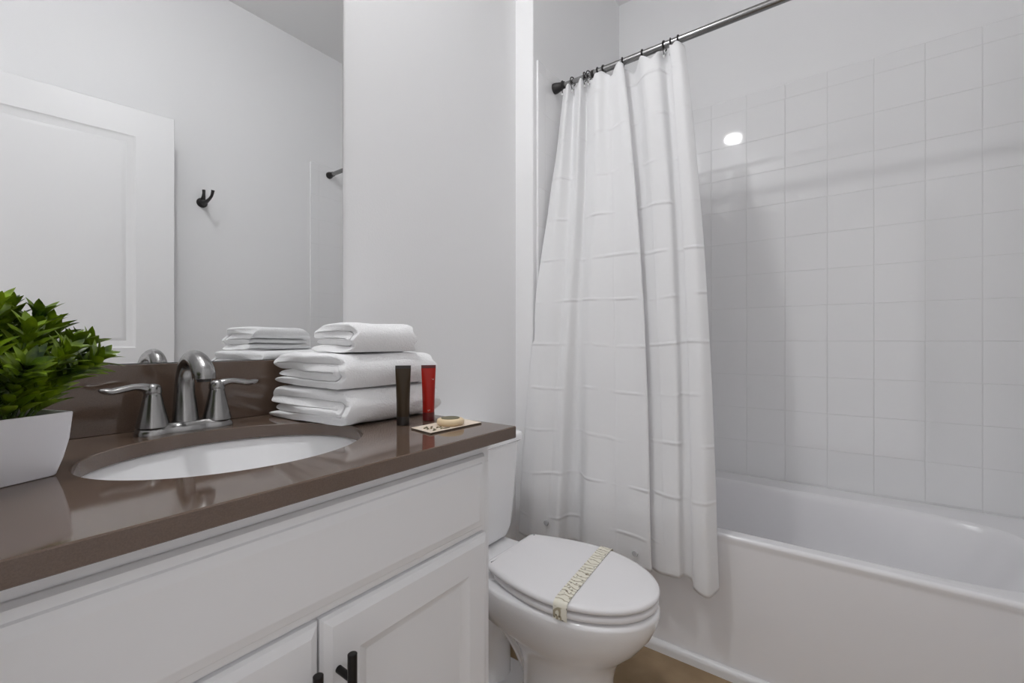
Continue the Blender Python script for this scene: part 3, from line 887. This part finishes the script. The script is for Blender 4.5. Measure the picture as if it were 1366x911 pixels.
# ================================================================== TOWELS
def towel(name, x0, x1, y0, y1, z0, h, label, seed, layers=4, rotz=0.0, t_over=1.0):
    """terry towel folded so that four layers show at its ends; round fold toward -y"""
    th = h / layers
    ro = h / 2
    hl = th * 0.5
    zl = [z0 + hl + th * i for i in range(layers)]
    path = []
    def arc(cy, cz, r, a0, a1, k=14):
        for i in range(k + 1):
            a_ = math.radians(a0 + (a1 - a0) * i / k)
            path.append((cy + r * math.cos(a_), cz + r * math.sin(a_)))
    # bottom layer: back -> front
    R1 = (zl[3] - zl[0]) / 2
    yb0 = y1 - 0.006
    for i in range(15):
        path.append((yb0 + (y0 + R1 + hl - yb0) * i / 14, zl[0]))
    arc(y0 + R1 + hl, (zl[0] + zl[3]) / 2, R1, 270, 90, 22)      # big fold at the front, up to the top layer
    R2 = (zl[3] - zl[2]) / 2
    ybk_ = y1 - hl - R2
    for i in range(1, 15):
        path.append((y0 + R1 + hl + (ybk_ - (y0 + R1 + hl)) * i / 14, zl[3]))
    arc(ybk_, (zl[3] + zl[2]) / 2, R2, 90, -90, 10)
    yin = y0 + R1 + hl + 0.004
    for i in range(1, 13):
        path.append((ybk_ + (yin - ybk_) * i / 12, zl[2]))
    R3 = (zl[2] - zl[1]) / 2
    arc(yin, (zl[2] + zl[1]) / 2, R3, 90, 270, 10)
    for i in range(1, 13):
        path.append((yin + (y1 - 0.016 - yin) * i / 12, zl[1]))
    # dedupe
    P = [path[0]]
    for p in path[1:]:
        if math.hypot(p[0] - P[-1][0], p[1] - P[-1][1]) > 1e-4: P.append(p)
    nP = len(P)
    NX = 34
    bm = bmesh.new()
    rings = []
    cx_, cy_ = (x0 + x1) / 2, (y0 + y1) / 2
    for ix in range(NX + 1):
        f = ix / NX
        f = 0.5 - 0.5 * math.copysign(abs(math.cos(PI * f)) ** 0.75, math.cos(PI * f))
        e = min(f, 1 - f)
        # rounded ends: ends get thinner and pull in
        k = min(1.0, e / 0.011)
        scale = math.sqrt(max(0.0, 1 - (1 - k) ** 2)) * 0.50 + 0.50
        fx = f
        ring = []
        left, right = [], []
        for ip, (y, z) in enumerate(P):
            a_ = P[max(ip - 1, 0)]; b2_ = P[min(ip + 1, nP - 1)]
            dy, dz = b2_[0] - a_[0], b2_[1] - a_[1]
            L = math.hypot(dy, dz); dy /= L; dz /= L
            hw = hl * 0.95 * scale
            ed = min(ip, nP - 1 - ip)
            hw *= min(1, 0.5 + ed * 0.25)
            left.append((y - dz * hw, z + dy * hw)); right.append((y + dz * hw, z - dy * hw))
        for (y, z) in left + right[::-1]:
            ring.append((x0 + (x1 - x0) * fx, y, z))
        rings.append(ring)
    loft(rings, bm, cap0=False, cap1=False)
    bm.verts.ensure_lookup_table()
    K = 2 * nP
    for base in (0, NX * K):                     # close both ends layer by layer
        for i in range(nP - 1):
            bm.faces.new([bm.verts[base + q] for q in (i, i + 1, K - 2 - i, K - 1 - i)])
    for v in bm.verts:
        p = v.co.copy()
        e = min(p.x - x0, x1 - p.x)
        # each layer ends at its own length; broad lumps and small ones
        lay = (p.z - z0) / h
        q = Vector((p.x * 8 + seed, p.y * 8, p.z * 9))
        d = noise.noise_vector(q) * 0.0055
        d.z *= 0.7
        d2 = noise.noise_vector(Vector((p.x * 36, p.y * 36 + seed, p.z * 26))) * 0.0013
        v.co += d + d2
        if v.co.z < z0 + 0.0006 or (lay < 0.1): v.co.z = max(z0 + 0.0006, v.co.z)
        off = noise.noise(Vector((lay * 4.0 + seed * 3, p.y * 6, 0.5))) * 0.018
        w_ = max(0, 1 - e / 0.05)
        v.co.x += off * w_ * (1 if p.x < cx_ else -1)
        # sag toward the ends and the back, puffier front
        sag = 0.0 * max(0, 1 - e / 0.05) ** 2 * (p.z - z0)
        v.co.z -= sag
        # the whole pad is rounder at its ends and along the front fold
        q_ = max(0.0, 1 - e / 0.030)
        v.co.z -= (p.z - z0) * 0.13 * (1 - math.sqrt(max(0.0, 1 - q_ * q_)))
        v.co.z += 0.0035 * math.sin(PI * min(1, max(0, (p.y - y0) / (y1 - y0)))) * lay
    if rotz:
        bm.transform(Matrix.Translation((cx_, cy_, 0)) @ Matrix.Rotation(math.radians(rotz), 4, 'Z') @ Matrix.Translation((-cx_, -cy_, 0)))
    o = obj(name, bm, M['towel'], None, 0, origin=(cx_, cy_, z0))
    for p in o.data.polygons: p.use_smooth = True
    sb = o.modifiers.new('soft', 'SUBSURF'); sb.levels = 1; sb.render_levels = 1
    tag(o, label, 'towel', 'folded white towels stacked on the worktop')
    return o
towel('folded_towel', 0.488, 0.730, 0.742, 1.030, ZT + 0.0005, 0.067, 'large folded white bath towel at the bottom of the stack', 1.3, rotz=1.5)
towel('folded_towel', 0.489, 0.727, 0.744, 1.025, ZT + 0.0720, 0.068, 'large folded white bath towel in the middle of the stack', 5.1, rotz=-1.0)
towel('folded_towel', 0.518, 0.672, 0.752, 0.915, ZT + 0.1430, 0.060, 'smaller folded white hand towel on top of the stack', 9.7, rotz=-3)

# ================================================================== TUBES
def cosmetic_tube(name, x, y, rz, h, w_, body, cap, label, text=None):
    t = thing(name, (x, y, ZT), label, 'tube', 'small cosmetic tubes beside the towels')
    rc = 0.0125
    obj('cap', lathe([(0, 0.0003), (rc - 0.0008, 0.0003), (rc, 0.0012), (rc, 0.017), (rc - 0.0006, 0.0178), (0, 0.0178)], (x, y, ZT), seg=32), cap, t)
    rings = []
    for i in range(15):
        f = i / 14
        z = 0.018 + (h - 0.018 - 0.007) * f
        a_ = rc * 0.98 + (w_ / 2 - rc * 0.98) * (f ** 1.3)
        b_ = rc * 0.98 * (1 - f ** 2.4) + 0.0009
        rings.append([(x + a_ * math.cos(2 * PI * k / 32), y + b_ * math.sin(2 * PI * k / 32), ZT + z) for k in range(32)])
    rings.append([(x + w_ / 2 * math.cos(2 * PI * k / 32), y + 0.0009 * math.sin(2 * PI * k / 32), ZT + h) for k in range(32)])
    bm = loft(rings)
    R = Matrix.Translation((x, y, 0)) @ Matrix.Rotation(rz, 4, 'Z') @ Matrix.Translation((-x, -y, 0))
    bm.transform(R)
    bd = obj('tube_body', bm, body, t, 50)
    bm = box(x - w_ / 2, x + w_ / 2, y - 0.0013, y + 0.0013, ZT + h - 0.006, ZT + h, bevel=0.0004)
    bm.transform(R)
    obj('crimp', bm, cap, bd)
    if text:
        for word, zz, sz, dx in text:
            cu = bpy.data.curves.new('print', 'FONT')
            cu.body = word; cu.size = sz; cu.align_x = 'CENTER'; cu.extrude = 0.00005
            to = bpy.data.objects.new('print', cu)
            C.objects.link(to)
            dg = bpy.context.evaluated_depsgraph_get()
            me = bpy.data.meshes.new_from_object(to.evaluated_get(dg))
            bpy.data.objects.remove(to)
            bm = bmesh.new(); bm.from_mesh(me); bpy.data.meshes.remove(me)
            f = (zz - 0.018) / (h - 0.025)
            bo_ = rc * 0.98 * (1 - f ** 2.4) + 0.0009
            bm.transform(Matrix.Rotation(PI / 2, 4, 'X'))
            bm.transform(R @ Matrix.Translation((x + dx, y - bo_ - 0.0002 + abs(dx) * 0.25, ZT + zz)))
            obj('print', bm, M['ink_gold'], bd, 0)
    return t
FACE = math.radians(-40)
cosmetic_tube('cosmetic_tube', 0.584, 0.697, FACE, 0.118, 0.030, M['brown_tube'], M['brown_cap'], 'dark brown cosmetic tube standing on its cap in front of the towels')
cosmetic_tube('cosmetic_tube', 0.650, 0.695, FACE, 0.116, 0.030, M['red_tube'], M['red_cap'], 'red cosmetic tube standing on its cap in front of the towels',
              text=[('mini', 0.085, 0.0055, 0.006), ('gel', 0.022, 0.0045, 0.0)])

# sachet with the round soap on it
def card():
    pts = [(0.553, 0.586), (0.686, 0.580), (0.696, 0.648), (0.564, 0.650)]
    rings = []
    for z, s in ((0.0003, 1.0), (0.0026, 1.0), (0.0034, 0.985)):
        cx_ = sum(p[0] for p in pts) / 4; cy_ = sum(p[1] for p in pts) / 4
        rings.append([(cx_ + (p[0] - cx_) * s, cy_ + (p[1] - cy_) * s, ZT + z) for p in pts])
    return loft(rings)
sa = thing('soap_sachet', (0.625, 0.615, ZT), 'flat cream sachet lying on the worktop under the round soap', 'sachet')
o = obj('sleeve', card(), [M['card'], M['card_edge']], sa, 20)
for p in o.data.polygons:
    p.material_index = 0 if p.normal.z > 0.3 else 1
# printed twig: thin leaves lying on the sleeve
bm = bmesh.new()
rnd = random.Random(4)
for i in range(11):
    bx, by = 0.566 + 0.024 * (i % 4) / 3 * 1.1 + rnd.uniform(-0.002, 0.002), 0.595 + 0.012 * (i // 4) + rnd.uniform(-0.002, 0.002)
    an = rnd.uniform(-0.6, 1.2); L = rnd.uniform(0.010, 0.016); W = 0.0022
    d = Vector((math.cos(an), math.sin(an), 0)); pz = Vector((-d.y, d.x, 0)); o0 = Vector((bx, by, ZT + 0.0036))
    lo = [o0, o0 + d * L * .5 + pz * W, o0 + d * L, o0 + d * L * .5 - pz * W]
    loft([lo, [q + Vector((0, 0, 0.0011)) for q in lo]], bm)
obj('twig_print', bm, M['green_label'], sa, 20)
so = thing('soap_bar', (0.630, 0.612, ZT + 0.0036), 'small round cream soap with a dark olive label on the sachet', 'soap')
obj('soap_disc', lathe([(0, 0), (0.023, 0), (0.0262, 0.003), (0.0268, 0.006), (0.0260, 0.0100), (0.0235, 0.0118), (0.0, 0.0125)], (0.630, 0.612, ZT + 0.0036), seg=40), M['soap'], so, 60)
obj('label', lathe([(0, 0.0120), (0.0180, 0.0120), (0.0180, 0.0130), (0, 0.0134)], (0.632, 0.614, ZT + 0.0036), seg=32), M['green_label'], so)

# ================================================================== POTTED PLANT
PX, PY, PR = 0.059, 0.803, math.radians(22)
pl = thing('potted_plant', (PX, PY, ZT), 'green leafy plant in a square white pot at the left end of the worktop', 'plant')
def sq(hw, z, r):
    ring = rrect(-hw, hw, -hw, hw, r, z)
    c_, s_ = math.cos(PR), math.sin(PR)
    return [(PX + x * c_ - y * s_, PY + x * s_ + y * c_, ZT + zz) for x, y, zz in ring]
HP = 0.078
rings = [sq(0.040, 0.0005, 0.008), sq(0.0415, 0.002, 0.008), sq(0.046, 0.022, 0.007), sq(0.0495, 0.045, 0.006), sq(0.0515, HP - 0.001, 0.005), sq(0.051, HP, 0.005),
         sq(0.0485, HP, 0.004), sq(0.048, HP - 0.001, 0.004), sq(0.047, HP - 0.016, 0.004)]
obj('pot', loft(rings), M['pot'], pl, 40)
rings = [sq(0.0472, HP - 0.0165, 0.004), sq(0.0468, HP - 0.009, 0.004), sq(0.03, HP - 0.005, 0.004)]
obj('moss', loft(rings), M['soil'], pl, 40)
rnd = random.Random(12)
leaves = bmesh.new()
def leaf(base, d, up, L, W):
    d = d.normalized()
    side = d.cross(up).normalized()
    nrm = side.cross(d).normalized()
    rows = []
    for i in range(7):
        f = i / 6
        wv_ = W * (math.sin(PI * min(1, f * 0.92 + 0.06)) ** 0.8) * (1 - 0.25 * f)
        if i == 6: wv_ = 0.0002
        c_ = base + d * L * f + nrm * (-0.22 * L * f * f)
        rows.append((c_ - side * wv_ + nrm * wv_ * 0.35, c_, c_ + side * wv_ + nrm * wv_ * 0.35))
    vs = [[leaves.verts.new(p) for p in r] for r in rows]
    for a_, b_ in zip(vs[:-1], vs[1:]):
        leaves.faces.new((a_[0], a_[1], b_[1], b_[0]))
        leaves.faces.new((a_[1], a_[2], b_[2], b_[1]))
nst = 30
for i in range(nst):
    an = i * 2.39996
    rr = math.sqrt((i + 0.5) / nst)
    b0 = Vector((PX + 0.034 * rr * math.cos(an), PY + 0.034 * rr * math.sin(an), ZT + HP - 0.008))
    spread = 0.078 * rr
    hgt = 0.124 - 0.070 * rr ** 2 + rnd.uniform(-0.012, 0.010)
    tip = Vector((PX + (0.020 * rr + spread) * math.cos(an), PY + (0.020 * rr + spread) * math.sin(an) * 0.9, ZT + HP + hgt))
    tip.y = min(tip.y, 0.975)
    mid = (b0 + tip) / 2 + Vector((0, 0, 0.012 * rr))
    mid.x = max(mid.x, XL + 0.03); tip.x = max(tip.x, XL + 0.03)
    path = smooth_path([tuple(b0), tuple(mid), tuple(tip)], 6)
    obj('stem', tube(path, [0.0016] * (len(path) - 1) + [0.0008], 7), M['stem'], pl)
    for li, f in enumerate((0.14, 0.28, 0.42, 0.56, 0.70, 0.84, 0.97)):
        k = f * (len(path) - 1); k0 = min(int(k), len(path) - 2)
        a_ = Vector(path[k0]); b_ = Vector(path[k0 + 1]); p = a_ + (b_ - a_) * (k - k0)
        ax = (b_ - a_).normalized()
        e1 = ax.orthogonal().normalized(); e2 = ax.cross(e1)
        nl = 5 if f < 0.9 else 7
        for q in range(nl):
            ph = 2 * PI * q / nl + li * 1.1 + i + rnd.uniform(-.3, .3)
            rad = e1 * math.cos(ph) + e2 * math.sin(ph)
            d = rad * (0.68 if f < 0.9 else 0.50) + ax * (0.85 if f < 0.9 else 1.0) + Vector((0, 0, 0.22))
            leaf(p, d, ax - rad * 0.3, rnd.uniform(0.028, 0.041) * (1.0 if f < 0.9 else 0.85), rnd.uniform(0.0056, 0.0076))
for v in leaves.verts:
    v.co.x = max(v.co.x, XL + 0.003)
    v.co.y = min(v.co.y, YB - 0.024)
fo = obj('foliage', leaves, M['leaf'], pl, 0)
for p in fo.data.polygons: p.use_smooth = True

# ================================================================== LAMPS (out of the frame, where their light comes from)
LX, LY = 0.31, 0.76
cl = thing('ceiling_light', (LX, LY, ZC), 'round flush ceiling lamp over the vanity', 'lamp')
obj('housing', lathe([(0, 0), (0.115, 0), (0.118, -0.012), (0.100, -0.045), (0.085, -0.052), (0.0, -0.050)], (LX, LY, ZC), seg=40), M['rail'], cl)
obj('diffuser', lathe([(0.058, -0.050), (0.057, -0.060), (0.049, -0.072), (0.030, -0.080), (0.0, -0.083)], (LX, LY, ZC), seg=40), M['lamp'], cl)
